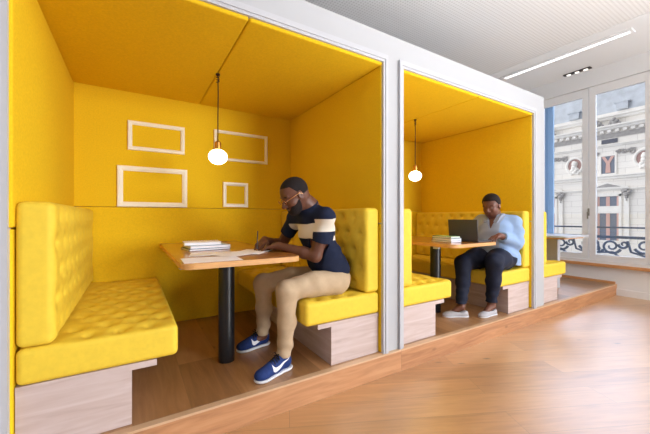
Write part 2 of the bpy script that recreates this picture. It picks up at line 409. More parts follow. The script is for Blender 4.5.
# window-side table: white top with a white panel leg
t3 = empty('window_table', (5.09, 2.30, ZP), 'white topped table with white panel leg beside the tall window', 'table')
o = table_top(4.76, 5.44, 1.81, 3.39, .925, .947, .03).build('tabletop', [M['trimw'], M['tedge']], t3)
MB().box((4.80, 1.86, .905), (5.38, 3.38, .9245)).build('top_support', M['tedge'], t3)
MB().box((5.25, 2.12, ZP), (5.33, 2.42, .9048), .004).build('panel_leg', M['trimw'], t3)

# ------------------------------------------------------------------ pendant lamps
def make_pendant(label):
    x, y = .582, 2.60; r = empty('pendant_lamp', (x, y, 1.62), label, 'lamp', 'globe pendant lamps')
    MB().lathe([(.001, ZC-.001), (.016, ZC-.001), (.016, ZC-.012), (.004, ZC-.02), (.001, ZC-.02)], (x, y, 0), 20).build('ceiling_hook', M['cord'], r, True)
    m = MB(); m.tube([(x, y, ZC-.015), (x+.002, y, 2.2), (x, y, 2.0), (x, y, 1.81)], .0045)
    m.tube([(x+.012*math.cos(a*1.3), y+.012*math.sin(a*1.3), ZC-.02-.004*a) for a in range(14)], .003, 6)
    m.build('cord', M['cord'], r, True)
    MB().lathe([(.001, 1.815), (.008, 1.812), (.024, 1.800), (.026, 1.790), (.026, 1.742), (.022, 1.738), (.001, 1.738)][::-1], (x, y, 0), 28).build('socket', M['brass'], r, True)
    prof = [(.001, 1.742)]+[(.018, 1.741)]+[(.073*math.sin(a), 1.683+.061*math.cos(a)) for a in [R(16+164*k/18) for k in range(1, 18)]]+[(.001, 1.622)]
    MB().lathe(prof[::-1], (x, y, 0), 36).build('globe', M['glow'], r, True)
    return r
p1 = make_pendant('round glowing globe pendant on dark cord in the near booth')
dup(p1, (.582+2.255, 2.60, 1.62), 'round glowing globe pendant on dark cord in the far booth')

# ------------------------------------------------------------------ wall frames
for (x0, x1, z0, z1, wd, lb) in ((-.042, .438, 1.818, 2.088, .036, 'wide pale metal frame, upper left of the four on the yellow wall'),
                                 (-.123, .461, 1.294, 1.669, .046, 'largest pale metal frame, lower left on the yellow wall'),
                                 (.719, 1.305, 1.797, 2.114, .030, 'wide thin gilt frame behind the globe pendant'),
                                 (.811, 1.079, 1.306, 1.571, .036, 'small square pale frame on the wall left of the man')):
    m = MB(); bm = m.bm; P = []
    # mitred sloping profile: outer low, ridge, inner low
    prof = [(0, 0), (0, .016), (.006, .022), (wd*.55, .022), (wd, .010), (wd, 0)]
    cx, cz = (x0+x1)/2, (z0+z1)/2
    rings = []
    for (off, dep) in prof:
        rings.append([bm.verts.new((sx*((x1-x0)/2-off)+cx, 3.3995-dep, sz*((z1-z0)/2-off)+cz)) for sx, sz in ((-1, -1), (1, -1), (1, 1), (-1, 1))])
    for i in range(len(prof)):
        A = rings[i]; B = rings[(i+1) % len(prof)]
        for j in range(4): bm.faces.new((A[j], A[(j+1) % 4], B[(j+1) % 4], B[j]))
    setp(m.build('wall_frame', M['silverframe']), lb, 'picture frame', 'empty frames on the booth wall')

# ------------------------------------------------------------------ ceiling lights
l = empty('linear_light', (5.44, 2.2, 3.59), 'long white recessed linear light in the ceiling', 'ceiling light')
MB().box((5.365, 1.36, 3.578), (5.40, 3.02, 3.5915)).box((5.49, 1.36, 3.578), (5.525, 3.02, 3.5915)).box((5.40, 1.36, 3.578), (5.49, 1.395, 3.5915)).box((5.40, 2.985, 3.578), (5.49, 3.02, 3.5915)).build('housing', M['framew'], l)
MB().box((5.40, 1.395, 3.586), (5.44, 2.985, 3.5915)).build('slot', mat('slot_grey', (205, 205, 206), .6), l)
MB().box((5.44, 1.395, 3.582), (5.49, 2.985, 3.5915)).build('diffuser', mat('diffuser', (250, 250, 252), .4, emit=2.2), l)
l = empty('spotlight_bar', (6.22, 2.235, 3.59), 'small black recessed bar of three ceiling spotlights', 'ceiling light')
MB().box((6.18, 2.05, 3.575), (6.26, 2.42, 3.5915), .002).build('housing', mat('dark_housing', (44, 42, 44), .5), l)
for k in range(3):
    y = 2.12+.115*k
    MB().cyl((6.22, y, 3.566), (6.22, y, 3.5745), .027, .030).build('spotlight', mat('spot_lens', (250, 248, 240), .3, emit=1.5) if k == 0 else bpy.data.materials['spot_lens'], l, True)

# ------------------------------------------------------------------ things on the near table
def sheet(pts, z, name, label, cat, m=M['paper'], th=.0012, group=None):
    mm = MB(); mm.prism(pts, z, z+th); return setp(mm.build(name, m), label, cat, group)
def rect(cx, cy, w, h, a):
    ca, sa = math.cos(a), math.sin(a)
    return [(cx+ca*x-sa*y, cy+sa*x+ca*y) for x, y in ((-w/2, -h/2), (w/2, -h/2), (w/2, h/2), (-w/2, h/2))]
TZ = .9475
G = 'white paper sheets on the near table'
sheet(rect(.40, 1.955, .32, .225, R(-2)), TZ, 'paper_sheet', 'large white sheet nearest the front edge of the near table', 'paper', group=G)
sheet(rect(.47, 2.22, .30, .21, R(-12)), TZ+.0016, 'paper_sheet', 'white sheet lying just in front of the stacked books', 'paper', group=G)
sheet(rect(.60, 2.12, .30, .21, R(28)), TZ+.0048, 'paper_sheet', 'white sheet tilted between the books and the pen', 'paper', group=G)
sheet(rect(.735, 2.20, .21, .297, R(-40)), TZ+.0032, 'paper_sheet', 'white sheet under the tip of the pen', 'paper', group=G)
def book(x, y, z, w, d, h, a, cover, label, spiral=False, name='book', hard=True, group=None):
    root = empty(name, (x, y, z), label, 'book', group, a)
    m = MB(); t = .0022
    m.box((-w/2, -d/2, 0), (w/2, d/2, t)).box((-w/2, -d/2, h-t), (w/2, d/2, h))
    if not spiral: m.box((-w/2, d/2-t, t), (w/2, d/2, h-t))
    me = bpy.data.meshes.new('c'); m.bm.to_mesh(me); o = link('cover', me, cover, root, local=True)
    m = MB(); m.box((-w/2+.003, -d/2+.003, t), (w/2-.003, d/2-.003, h-t)); me = bpy.data.meshes.new('p'); m.bm.to_mesh(me); link('pages', me, M['paper'], root, local=True)
    if spiral:
        m = MB(); k = int(w/.014)
        for i in range(k):
            cx = -w/2+.01+i*(w-.02)/(k-1)
            m.tube([(cx, d/2-.002+(.5*h+.003)*math.cos(q), h/2+(.5*h+.003)*math.sin(q)) for q in [j*math.pi/6 for j in range(12)]], .0014, 5, closed=True)
        me = bpy.data.meshes.new('s'); m.bm.to_mesh(me); link('spiral_binding', me, M['black'], root, local=True)
    return root
darkc = mat('dark_cover', (40, 44, 50), .5); bluec = mat('pale_blue_cover', (176, 196, 220), .4); greyc = mat('grey_cover', (120, 126, 140), .4)
G2 = 'books stacked on the near table'
book(.49, 2.60, TZ, .31, .22, .016, R(8), darkc, 'dark covered book at the bottom of the stack on the near table', group=G2)
book(.50, 2.60, TZ+.0165, .30, .215, .020, R(5), bluec, 'pale blue book in the middle of the stack on the near table', group=G2)
book(.47, 2.66, TZ+.037, .27, .21, .020, R(-4), M['paper'], 'white spiral notebook on top of the stack on the near table', True, 'spiral_notebook', group=G2)
pen = empty('pen', (.765, 2.195, TZ+.005), 'dark pen standing upright in the man\'s writing hand', 'pen')
pa, pb = Vector((.765, 2.195, .953)), Vector((.778, 2.215, 1.098))
dpn = (pb-pa).normalized()
MB().cyl(pa, pa+dpn*.014, .0008, .0042, 12).build('pen_tip', M['brass'], pen, True)
MB().cyl(pa+dpn*.014, pb, .0045, .0042, 12).build('barrel', M['black'], pen, True)

# ------------------------------------------------------------------ things on the far table
G3 = 'books stacked on the far table'
greenc = mat('green_cover', (140, 190, 120), .45, noise=.15, nscale=20)
book(2.74, 2.095, TZ, .165, .235, .016, R(2), greyc, 'grey book at the bottom of the stack behind the laptop', group=G3)
book(2.74, 2.09, TZ+.0165, .16, .23, .022, R(-2), bluec, 'thick pale book in the middle of the stack behind the laptop', group=G3)
book(2.735, 2.095, TZ+.042, .155, .22, .016, R(3), greenc, 'green covered spiral notebook on top behind the laptop', True, 'spiral_notebook', group=G3)
lap = empty('laptop', (2.97, 2.02, TZ), 'open dark grey laptop in front of the woman, its lid towards the near booth', 'laptop')
lg = mat('laptop_grey', (70, 72, 80), .45); kd = mat('laptop_keys', (30, 30, 34), .6)
MB().box((2.925, 1.86, TZ+.001), (3.135, 2.195, TZ+.016), .004).build('laptop_base', lg, lap)
ks = MB()
for i in range(5):
    for j in range(13): ks.box((2.942+i*.022, 1.878+j*.0232, TZ+.0162), (2.960+i*.022, 1.898+j*.0232, TZ+.0182))
ks.build('keyboard', kd, lap)
MB().box((3.06, 1.97, TZ+.0162), (3.125, 2.085, TZ+.017)).build('touchpad', greyc, lap)
rl = Matrix.Rotation(R(-6), 3, 'Y')
MB().box((2.918, 1.86, TZ+.012), (2.926, 2.195, TZ+.228), .003, rot=rl, piv=(2.922, 2.0, TZ+.012)).build('laptop_lid', lg, lap)
MB().box((2.9262, 1.872, TZ+.024), (2.9272, 2.183, TZ+.218), 0, rot=rl, piv=(2.922, 2.0, TZ+.012)).build('screen', mat('laptop_screen', (180, 195, 215), .3, emit=.6), lap)

# ------------------------------------------------------------------ outside: shutter, balcony railing, facade over the street
setp(MB().box((6.76, 2.80, -.05), (6.80, 3.15, 3.5), .004).box((6.75, 2.88, -.05), (6.76, 2.89, 3.5)).box((6.75, 3.01, -.05), (6.76, 3.02, 3.5)).build('window_shutter', mat('blue_grey_shutter', (150, 182, 212), .4)), 'tall blue-grey shutter folded outside the left edge of the window', 'shutter')
struct('floor_balcony', M['stone'], ((6.7, -4, -.2), (7.35, 4.5, -.02)))
RX = 7.0
rail = empty('balcony_railing', (RX, 2.2, -.02), 'wrought iron balcony railing with scrolls outside the window', 'railing')
MB().box((RX-.022, -2, 1.008), (RX+.022, 4, 1.036), .005).build('handrail', M['iron'], rail)
MB().box((RX-.02, -2, .835), (RX+.02, 4, .880)).build('middle_rail', M['iron'], rail)
MB().box((RX-.015, -2, .09), (RX+.015, 4, .12)).build('bottom_rail', M['iron'], rail)
for y in (-1.47, .43, 2.33, 4.0): MB().box((RX-.014, y-.014, -.02), (RX+.014, y+.014, 1.01)).build('post', M['iron'], rail)
def spiral(cy, cz, r0, turns, a0, dirn, n=36):
    return [(RX, cy+r0*(1-.8*k/n)*math.cos(a0+dirn*turns*2*math.pi*k/n), cz+r0*(1-.8*k/n)*math.sin(a0+dirn*turns*2*math.pi*k/n)) for k in range(n+1)]
for y0 in [-1.9+.75*k for k in range(8)]:
    s = MB(); rr = lambda t: .022-.010*t
    s.tube(spiral(y0+.18, .70, .13, 1.5, R(200), 1), rr, 6); s.tube(spiral(y0+.52, .72, .12, 1.5, R(-20), -1), rr, 6)
    s.tube(spiral(y0+.02, .74, .07, 1.2, R(0), -1), rr, 6); s.tube(spiral(y0+.36, .64, .07, 1.2, R(180), 1), rr, 6)
    s.tube([(RX, y0+.05, .50), (RX, y0+.16, .60), (RX, y0+.34, .58), (RX, y0+.36, .76), (RX, y0+.48, .86)], lambda t: .020, 6)
    s.tube([(RX, y0+.36, .64), (RX, y0+.50, .56), (RX, y0+.68, .62), (RX, y0+.72, .80)], lambda t: .018, 6)
    s.tube(spiral(y0+.2, .32, .13, 1.5, R(100), -1), rr, 6); s.tube(spiral(y0+.54, .30, .13, 1.5, R(80), 1), rr, 6)
    s.build('scrollwork', M['iron'], rail, True)
FX = 28.0
fa = empty('building', (FX, 8, -3.5), 'pale carved stone facade with cornices and medallions across the street', 'building')
stm = bpy.data.materials.new('ashlar'); stm.use_nodes = True
def _st(m):
    L = m.node_tree.links; b = m.node_tree.nodes['Principled BSDF']; b.inputs['Roughness'].default_value = .9
    t = N(m, 'ShaderNodeTexCoord'); mp = N(m, 'ShaderNodeMapping'); mp.inputs['Rotation'].default_value = (0, R(90), R(90)); L.new(t.outputs['Object'], mp.inputs[0])
    br = N(m, 'ShaderNodeTexBrick'); br.inputs['Scale'].default_value = 1; br.inputs['Brick Width'].default_value = 1.2; br.inputs['Row Height'].default_value = .42; br.inputs['Mortar Size'].default_value = .012
    br.inputs['Color1'].default_value = lin((246, 241, 234)); br.inputs['Color2'].default_value = lin((240, 235, 228)); br.inputs['Mortar'].default_value = lin((214, 208, 202))
    L.new(mp.outputs[0], br.inputs['Vector']); L.new(br.outputs['Color'], b.inputs['Base Color'])
_st(stm)
YA, YB = -6, 18
MB().box((FX, YA, -3.5), (FX+.6, YB, 8.2)).build('facade_wall', stm, fa)
MB().box((FX+.3, YA, 8.1), (FX+4, YB, 8.45)).build('parapet', M['stone'], fa)
m = MB(); m.prism([(FX+.3, 8.45), (FX+.9, 10.9), (FX+5, 11.3), (FX+5, 8.45)], YA, YB, 'y'); m.build('roof', M['zinc'], fa)
for k in range(5): MB().box((FX+.1, 1.9+2.7*k, 8.5), (FX+1.0, 2.5+2.7*k, 8.95)).box((FX+.05, 1.8+2.7*k, 8.95), (FX+1.05, 2.6+2.7*k, 9.03)).build('dormer', M['zinc'], fa)
def cornice(z, h, out, m=M['stone'], name='cornice'):
    MB().prism([(FX+.01, z), (FX-out*.5, z+h*.15), (FX-out*.6, z+h*.5), (FX-out, z+h*.7), (FX-out, z+h), (FX+.01, z+h)], YA, YB, 'y').build(name, m, fa)
cornice(7.85, .30, .35); cornice(7.15, .28, .55); cornice(6.02, .16, .25); cornice(3.78, .30, .28); cornice(3.0, .14, .18)
MB().box((FX-.03, YA, 6.62), (FX+.02, YB, 6.95)).build('grey_band', M['dstone'], fa)  # flat band in the darker stone below the dentils
d0 = MB().box((FX-.28, YA+.05, 6.98), (FX+.01, YA+.25, 7.15)).build('dentil', M['stone'], fa)
for k in range(1, 60):
    d = d0.copy(); C.objects.link(d); d.location.y = .4*k
bay = 3.75
for k in range(-2, 3):
    yc = 8.28+bay*k
    # tall window with pale pink frame
    wi = MB(); wi.box((FX-.10, yc-.72, -.4), (FX+.02, yc-.57, 2.75)).box((FX-.10, yc+.57, -.4), (FX+.02, yc+.72, 2.75)).box((FX-.10, yc-.72, 2.62), (FX+.02, yc+.72, 2.85))
    w_ = wi.build('window_surround', M['stone'], fa)
    MB().box((FX-.02, yc-.57, -.4), (FX+.02, yc+.57, 2.62)).build('pane', mat('facade_glass', (110, 118, 134), .2) if k == -2 else bpy.data.materials['facade_glass'], w_)
    MB().box((FX-.05, yc-.56, -.4), (FX-.02, yc-.46, 2.6)).box((FX-.05, yc-.10, -.4), (FX-.02, yc+.10, 2.6)).box((FX-.05, yc+.46, -.4), (FX-.02, yc+.56, 2.6)).build('sash', mat('salmon_paint', (214, 172, 162), .6) if k == -2 else bpy.data.materials['salmon_paint'], w_)
    MB().box((FX-.09, yc-.56, 1.45), (FX-.05, yc+.56, 1.62)).box((FX-.07, yc-.56, 1.62), (FX-.05, yc+.56, 1.95)).build('transom', M['stone'], w_)
    MB().prism([(yc-1.1, 3.14), (yc+1.1, 3.14), (yc+1.1, 3.22), (yc, 3.62), (yc-1.1, 3.22)], FX-.22, FX, 'x').build('pediment', M['stone'], fa)
    MB().prism([(yc-.75, 3.24), (yc+.75, 3.24), (yc, 3.50)], FX-.235, FX-.22, 'x').build('tympanum', M['dstone'], fa)
    # small attic window
    wi = MB(); wi.box((FX-.07, yc-.46, 4.1), (FX, yc-.36, 5.5)).box((FX-.07, yc+.36, 4.1), (FX, yc+.46, 5.5)).box((FX-.07, yc-.36, 5.4), (FX, yc+.36, 5.5)).box((FX-.07, yc-.36, 4.1), (FX, yc+.36, 4.2))
    w_ = wi.build('window_surround', M['stone'], fa)
    MB().box((FX-.02, yc-.36, 4.2), (FX-.005, yc+.36, 5.4)).build('pane', bpy.data.materials['facade_glass'], w_)
    MB().prism([(yc-.34, 5.38), (yc-.10, 4.9), (yc-.14, 4.25), (yc+.14, 4.25), (yc+.10, 4.9), (yc+.34, 5.38), (yc+.16, 5.38), (yc, 5.05), (yc-.16, 5.38)], FX-.06, FX-.02, 'x').build('curtain', bpy.data.materials['salmon_paint'], w_)
    MB().box((FX-.06, yc-.5, 6.27), (FX, yc+.35, 6.55)).build('small_vent', mat('dark_vent', (96, 98, 110), .8) if k == -2 else bpy.data.materials['dark_vent'], fa)
    # pilasters with carved heads
    for s in (-1, 1):
        y = yc+s*.98
        q = MB().box((FX-.12, y-.12, -.4), (FX, y+.12, 2.5)); q = q.build('pilaster', M['stone'], fa)
        h = MB()
        for (dy, z, r) in ((0, 2.72, .16), (-.13, 2.86, .12), (.12, 2.9, .13), (0, 2.98, .10), (-.22, 2.95, .07), (.22, 2.98, .07), (0, 2.5, .09), (0, 2.33, .05)):
            bmesh.ops.create_icosphere(h.bm, subdivisions=2, radius=r, matrix=Matrix.Translation((FX-.16, y+dy, z)))
        h.build('carved_capital', M['dstone'], fa, True)
    # medallion between the bays, with scrolls above
    ym = yc+bay/2+.03; z = 5.0
    h = MB(); h.tube([(FX-.05, ym+.50*math.cos(a), z+.56*math.sin(a)) for a in [j*math.pi/16 for j in range(32)]], .09, 8, closed=True); h.build('medallion_ring', M['stone'], fa, True)
    h = MB()
    h.prism([(ym+.47*math.cos(a), z+.53*math.sin(a)) for a in [j*math.pi/12 for j in range(24)]], FX-.04, FX-.001, 'x').build('medallion_field', mat('reddish_stone', (172, 140, 134), .9) if k == -2 else bpy.data.materials['reddish_stone'], fa)
    h = MB()
    for (dy, dz, r) in ((0, .12, .20), (.03, -.12, .19), (-.12, -.30, .15), (.14, -.34, .15), (0, -.5, .16), (-.2, -.62, .09), (.2, -.62, .09), (.05, .27, .10)):
        bmesh.ops.create_icosphere(h.bm, subdivisions=2, radius=r, matrix=Matrix.Translation((FX-.08, ym+dy, z+dz)))
    h.build('portrait_relief', M['stone'], fa, True)
    for s in (-1, 1):
        h = MB()
        for (dy, dz, r0, dr) in ((.62, .52, .20, 1), (1.0, .62, .15, -1), (1.28, .6, .13, 1)):
            h.tube([(FX-.06, ym+s*(dy+r0*(1-.7*t/24)*math.cos(dr*t*.36)), z+dz+r0*(1-.7*t/24)*math.sin(dr*t*.36)) for t in range(25)], .04, 6)
        h.tube([(FX-.06, ym+s*(.45+.2*j), z+.72+.06*math.sin(j*2.2)) for j in range(6)], .035, 6)
        h.build('frieze_scroll', M['dstone'], fa, True)
        h = MB()
        for (dy, dz, r) in ((0, 0, .17), (.14, .16, .14), (-.12, .15, .12), (.02, .3, .11), (.25, 0, .1), (-.24, -.02, .1)):
            bmesh.ops.create_icosphere(h.bm, subdivisions=2, radius=r, matrix=Matrix.Translation((FX-.4, yc+s*.45+dy, 7.5+dz)))
        h.build('statue', M['dstone'], fa, True)
struct('ground_street', mat('asphalt', (150, 150, 152), .9), ((7.4, -10, -3.6), (40, 24, -3.5)))
# ------------------------------------------------------------------ people: smooth-blended distance fields, meshed by surface nets
def fr(f, u):
    """rotation whose columns are forward, side (left-handed pair ok) and up"""
    f = np.array(f, float); f /= np.linalg.norm(f); u = np.array(u, float); u -= f*f.dot(u); u /= np.linalg.norm(u)
    return np.array([f, np.cross(u, f), u]).T
class Field:
    def __init__(s, lo, hi, h):
        s.lo = np.array(lo, float); s.h = h; s.n = np.ceil((np.array(hi)-s.lo)/h).astype(int)+1
        s.v = np.full(s.n, .05, np.float32); s.ax = [s.lo[k]+h*np.arange(s.n[k]) for k in range(3)]
    def win(s, lo, hi):
        i0 = np.clip(np.floor((lo-s.lo)/s.h).astype(int), 0, s.n); i1 = np.clip(np.ceil((hi-s.lo)/s.h).astype(int)+1, 0, s.n)
        sl = tuple(slice(a, b) for a, b in zip(i0, i1))
        g = np.meshgrid(*[s.ax[k][sl[k]] for k in range(3)], indexing='ij', sparse=True)
        return sl, g
    def merge(s, sl, d, k, sub=False):
        o = s.v[sl]; d = d.astype(np.float32)
        if sub:
            d = -d; h = np.clip(.5-.5*(o-d)/k, 0, 1); s.v[sl] = o*(1-h)+d*h+k*h*(1-h)
        else:
            h = np.clip(.5+.5*(o-d)/k, 0, 1); s.v[sl] = o*(1-h)+d*h-k*h*(1-h)
    def cap(s, a, b, ra, rb, k=.01, sub=False):
        a = np.array(a, float); b = np.array(b, float); m = max(ra, rb)+k+.02
        sl, g = s.win(np.minimum(a, b)-m, np.maximum(a, b)+m)
        if min(q.stop-q.start for q in sl) <= 0: return s
        ab = b-a; L = max(ab.dot(ab), 1e-9)
        t = np.clip(sum((g[i]-a[i])*ab[i] for i in range(3))/L, 0, 1)
        d = np.sqrt(sum((g[i]-a[i]-t*ab[i])**2 for i in range(3)))-(ra+(rb-ra)*t)
        s.merge(sl, d, k, sub); return s
    def chain(s, pts, rs, k=.01):
        for i in range(len(pts)-1): s.cap(pts[i], pts[i+1], rs[i], rs[i+1], k)
        return s
    def ell(s, c, r, M_=None, k=.01, sub=False):
        c = np.array(c, float); r = np.array(r, float); M_ = np.eye(3) if M_ is None else M_
        m = max(r)+k+.02; sl, g = s.win(c-m, c+m)
        if min(q.stop-q.start for q in sl) <= 0: return s
        p = [sum((g[i]-c[i])*M_[i, j] for i in range(3))/r[j] for j in range(3)]
        q = np.sqrt(sum(x*x for x in p)); q2 = np.sqrt(sum((p[j]/r[j])**2 for j in range(3)))
        d = q*(q-1)/np.maximum(q2, 1e-6)
        s.merge(sl, d, k, sub); return s
    def clip(s, fn):
        """keep where fn(x,y,z) < 0"""
        g = np.meshgrid(*s.ax, indexing='ij', sparse=True); s.v = np.maximum(s.v, fn(*g).astype(np.float32)); return s
    def ripple(s, fn):
        g = np.meshgrid(*s.ax, indexing='ij', sparse=True); s.v = (s.v+fn(*g)).astype(np.float32); return s
    def mesh(s, name):
        v = s.v; v[0] = v[-1] = .05; v[:, 0] = v[:, -1] = .05; v[:, :, 0] = v[:, :, -1] = .05
        neg = v < 0
        n = s.n-1
        cnt = np.zeros(n, np.int8)
        for dx in (0, 1):
            for dy in (0, 1):
                for dz in (0, 1): cnt += neg[dx:n[0]+dx, dy:n[1]+dy, dz:n[2]+dz]
        act = (cnt > 0) & (cnt < 8); ci = np.argwhere(act); idx = np.full(n, -1, np.int64); idx[act] = np.arange(len(ci))
        co = [(a, b, c) for a in (0, 1) for b in (0, 1) for c in (0, 1)]
        val = {o: v[ci[:, 0]+o[0], ci[:, 1]+o[1], ci[:, 2]+o[2]] for o in co}
        acc = np.zeros((len(ci), 3)); m = np.zeros(len(ci))
        for o in co:
            for d in range(3):
                if o[d]: continue
                o2 = list(o); o2[d] = 1; A = val[o]; B = val[tuple(o2)]; x = (A < 0) != (B < 0)
                t = np.where(x, A/np.where(x, A-B, 1), 0); p = np.array(o, float)[None]+np.zeros((len(ci), 3)); p[:, d] += t
                acc += p*x[:, None]; m += x
        P = s.lo+(ci+acc/m[:, None])*s.h
        F = []
        for d in range(3):
            u, w_ = (d+1) % 3, (d+2) % 3
            a = [slice(None)]*3; b = [slice(None)]*3; a[d] = slice(0, -1); b[d] = slice(1, None)
            x = neg[tuple(a)] != neg[tuple(b)]; e = np.argwhere(x); ina = neg[tuple(a)][x]
            ok = (e[:, u] > 0) & (e[:, w_] > 0) & (e[:, u] < n[u]) & (e[:, w_] < n[w_]); e = e[ok]; ina = ina[ok]
            def at(du, dw):
                q = e.copy(); q[:, u] -= du; q[:, w_] -= dw; return idx[q[:, 0], q[:, 1], q[:, 2]]
            q = np.stack([at(1, 1), at(0, 1), at(0, 0), at(1, 0)], 1); q[~ina] = q[~ina][:, ::-1]; F.append(q)
        F = np.concatenate(F); F = F[(F >= 0).all(1)]
        me = bpy.data.meshes.new(name); me.vertices.add(len(P)); me.vertices.foreach_set('co', P.astype(np.float32).ravel())
        me.loops.add(F.size); me.loops.foreach_set('vertex_index', F.astype(np.int32).ravel())
        me.polygons.add(len(F)); me.polygons.foreach_set('loop_start', np.arange(0, F.size, 4, dtype=np.int32)); me.polygons.foreach_set('loop_total', np.full(len(F), 4, np.int32))
        me.update(calc_edges=True); me.validate(); return me
def masked(base, over, attr):
    """base cloth with a knitted or printed area given by a signed-distance attribute"""
    m = base.copy(); m.name = base.name+'_with_'+attr; L = m.node_tree.links; b = m.node_tree.nodes['Principled BSDF']
    a = N(m, 'ShaderNodeAttribute'); a.attribute_name = attr
    mr = N(m, 'ShaderNodeMapRange'); mr.inputs[1].default_value = -.0006; mr.inputs[2].default_value = .0006; L.new(a.outputs['Fac'], mr.inputs[0])
    mx = N(m, 'ShaderNodeMix', data_type='RGBA'); L.new(mr.outputs[0], mx.inputs[0])
    src = b.inputs['Base Color'].links[0].from_socket; L.new(src, mx.inputs[6]); mx.inputs[7].default_value = over.node_tree.nodes['Principled BSDF'].inputs['Base Color'].default_value
    L.new(mx.outputs[2], b.inputs['Base Color']); return m
def set_mask(me, attr, fn):
    n = len(me.vertices); c = np.zeros(n*3, np.float32); me.vertices.foreach_get('co', c); c = c.reshape(-1, 3)
    a = me.attributes.new(attr, 'FLOAT', 'POINT'); a.data.foreach_set('value', fn(c[:, 0], c[:, 1], c[:, 2]).astype(np.float32))
def paint(me, fn):
    """material index per face from its centre"""
    n = len(me.polygons); c = np.zeros(n*3, np.float32); me.polygons.foreach_get('center', c); c = c.reshape(-1, 3)
    me.polygons.foreach_set('material_index', fn(c[:, 0], c[:, 1], c[:, 2]).astype(np.int32))
V3 = lambda *a: np.array(a, float)
skin = mat('dark_brown_skin', (104, 66, 50), .42, noise=.06, nscale=12, spec=.4)
skin2 = mat('brown_skin', (112, 70, 54), .40, noise=.06, nscale=12, spec=.4)
hairm = mat('black_hair', (34, 28, 29), .75, noise=.3, nscale=200, bump=.6, bscale=500, spec=.2)
navy = mat('navy_knit', (30, 38, 62), .85, noise=.08, nscale=60, bump=.15, bscale=500, spec=.2)
cream = mat('cream_knit', (226, 218, 204), .85, spec=.2)
khaki = mat('khaki_twill', (192, 168, 138), .8, noise=.05, nscale=25, bump=.1, bscale=500, spec=.2)
sneak = mat('blue_suede', (30, 54, 112), .7, noise=.12, nscale=60, spec=.3)
whiter = mat('white_rubber', (232, 234, 240), .5)
gold = mat('gold_wire', (222, 170, 120), .25, metal=1)
eyew = mat('eye_white', (150, 138, 130), .3); lipm = mat('lip', (96, 52, 46), .4)
denim = mat('dark_navy_denim', (30, 36, 56), .75, noise=.10, nscale=40, spec=.25)
shirtb = mat('pale_blue_cotton', (150, 178, 218), .75, noise=.05, nscale=14, spec=.2)
shirtg = mat('striped_grey_blue_cotton', (158, 168, 188), .8, noise=.10, nscale=24, spec=.2, stretch=(1, 5, 1))
silver = mat('silver_leather', (176, 174, 180), .35, noise=.06, nscale=40)

def head_fields(F, Hc, Rm, scale=1.0, wide=1.0, k=.014):
    """skull, jaw, nose, lips, ears and brow in the head frame (forward, side, up)"""
    P = lambda f, s_, u: Hc+Rm @ (np.array([f, s_*wide, u])*scale)
    S = scale
    F.ell(P(-.008, 0, .012), (.100*S, .076*S*wide, .092*S), Rm, k)
    F.ell(P(.030, 0, -.050), (.062*S, .058*S*wide, .072*S), Rm, .03)
    F.ell(P(.055, 0, -.095), (.030*S, .034*S*wide, .024*S), Rm, .025)
    for s_ in (-1, 1):
        F.ell(P(.058, s_*.038, -.040), (.026*S, .022*S, .022*S), Rm, .02)
        F.cap(P(.082, s_*.012, .012), P(.070, s_*.048, .012), .009*S, .008*S, .012)
        F.ell(P(.090, s_*.032, -.010), (.012*S, .014*S, .009*S), Rm, .008, sub=True)
        F.ell(P(-.004, s_*.077, -.022), (.020*S, .008*S, .031*S), Rm, .006)
        F.ell(P(-.002, s_*.086, -.020), (.009*S, .005*S, .016*S), Rm, .004, sub=True)
        F.ell(P(.082, s_*.032, -.005), (.012*S, .015*S, .0055*S), Rm, .004)
        F.ell(P(.101, s_*.013, -.048), (.012*S, .010*S, .009*S), Rm, .006)
    F.cap(P(.088, 0, -.004), P(.112, 0, -.042), .008*S, .013*S, .012)
    F.cap(P(.088, -.018, -.073), P(.088, .018, -.073), .008*S, .008*S, .007)
    F.cap(P(.085, -.014, -.084), P(.085, .014, -.084), .009*S, .009*S, .007)
    return P
def hand(F, wr, d, n, th, curl=(.3, .3, .35, .4), S=1.0, tcurl=.3, spread=.05):
    """wrist, direction of the fingers, palm normal (towards the palm side), thumb side"""
    d = d/np.linalg.norm(d); n = n-d*n.dot(d); n /= np.linalg.norm(n); t = th-d*th.dot(d)-n*th.dot(n); t /= np.linalg.norm(t)
    F.cap(wr, wr+d*.03*S, .025*S, .026*S, .012)
    for i, o in enumerate((.030, .010, -.010, -.028)):
        base = wr+d*(.088-.004*abs(i-1))*S+t*o*S
        F.cap(wr+d*.02*S+t*o*.6*S, base, .014*S, .0115*S, .008)
        L = (.042, .046, .043, .034)[i]*S; a = curl[i]; p = base; rr = [.0092*S, .0086*S, .008*S, .0068*S]
        dd = d+t*spread*(1.5-i)
        for j, q in enumerate((L, L*.62, L*.5)):
            a2 = a*(.9+1.0*j); e = p+q*(dd*math.cos(a2)+n*math.sin(a2)); F.cap(p, e, rr[j], rr[j+1], .0025); p = e
    b = wr+d*.028*S+t*.022*S; m1 = b+(d*.62+t*.62+n*tcurl)*.042*S; m2 = m1+(d*.85+t*.15+n*(tcurl+.15))*.032*S; m3 = m2+(d*.9-t*.1+n*(tcurl+.2))*.024*S
    F.cap(b, m1, .015*S, .0115*S, .008).cap(m1, m2, .0105*S, .0095*S, .003).cap(m2, m3, .0095*S, .0078*S, .003)

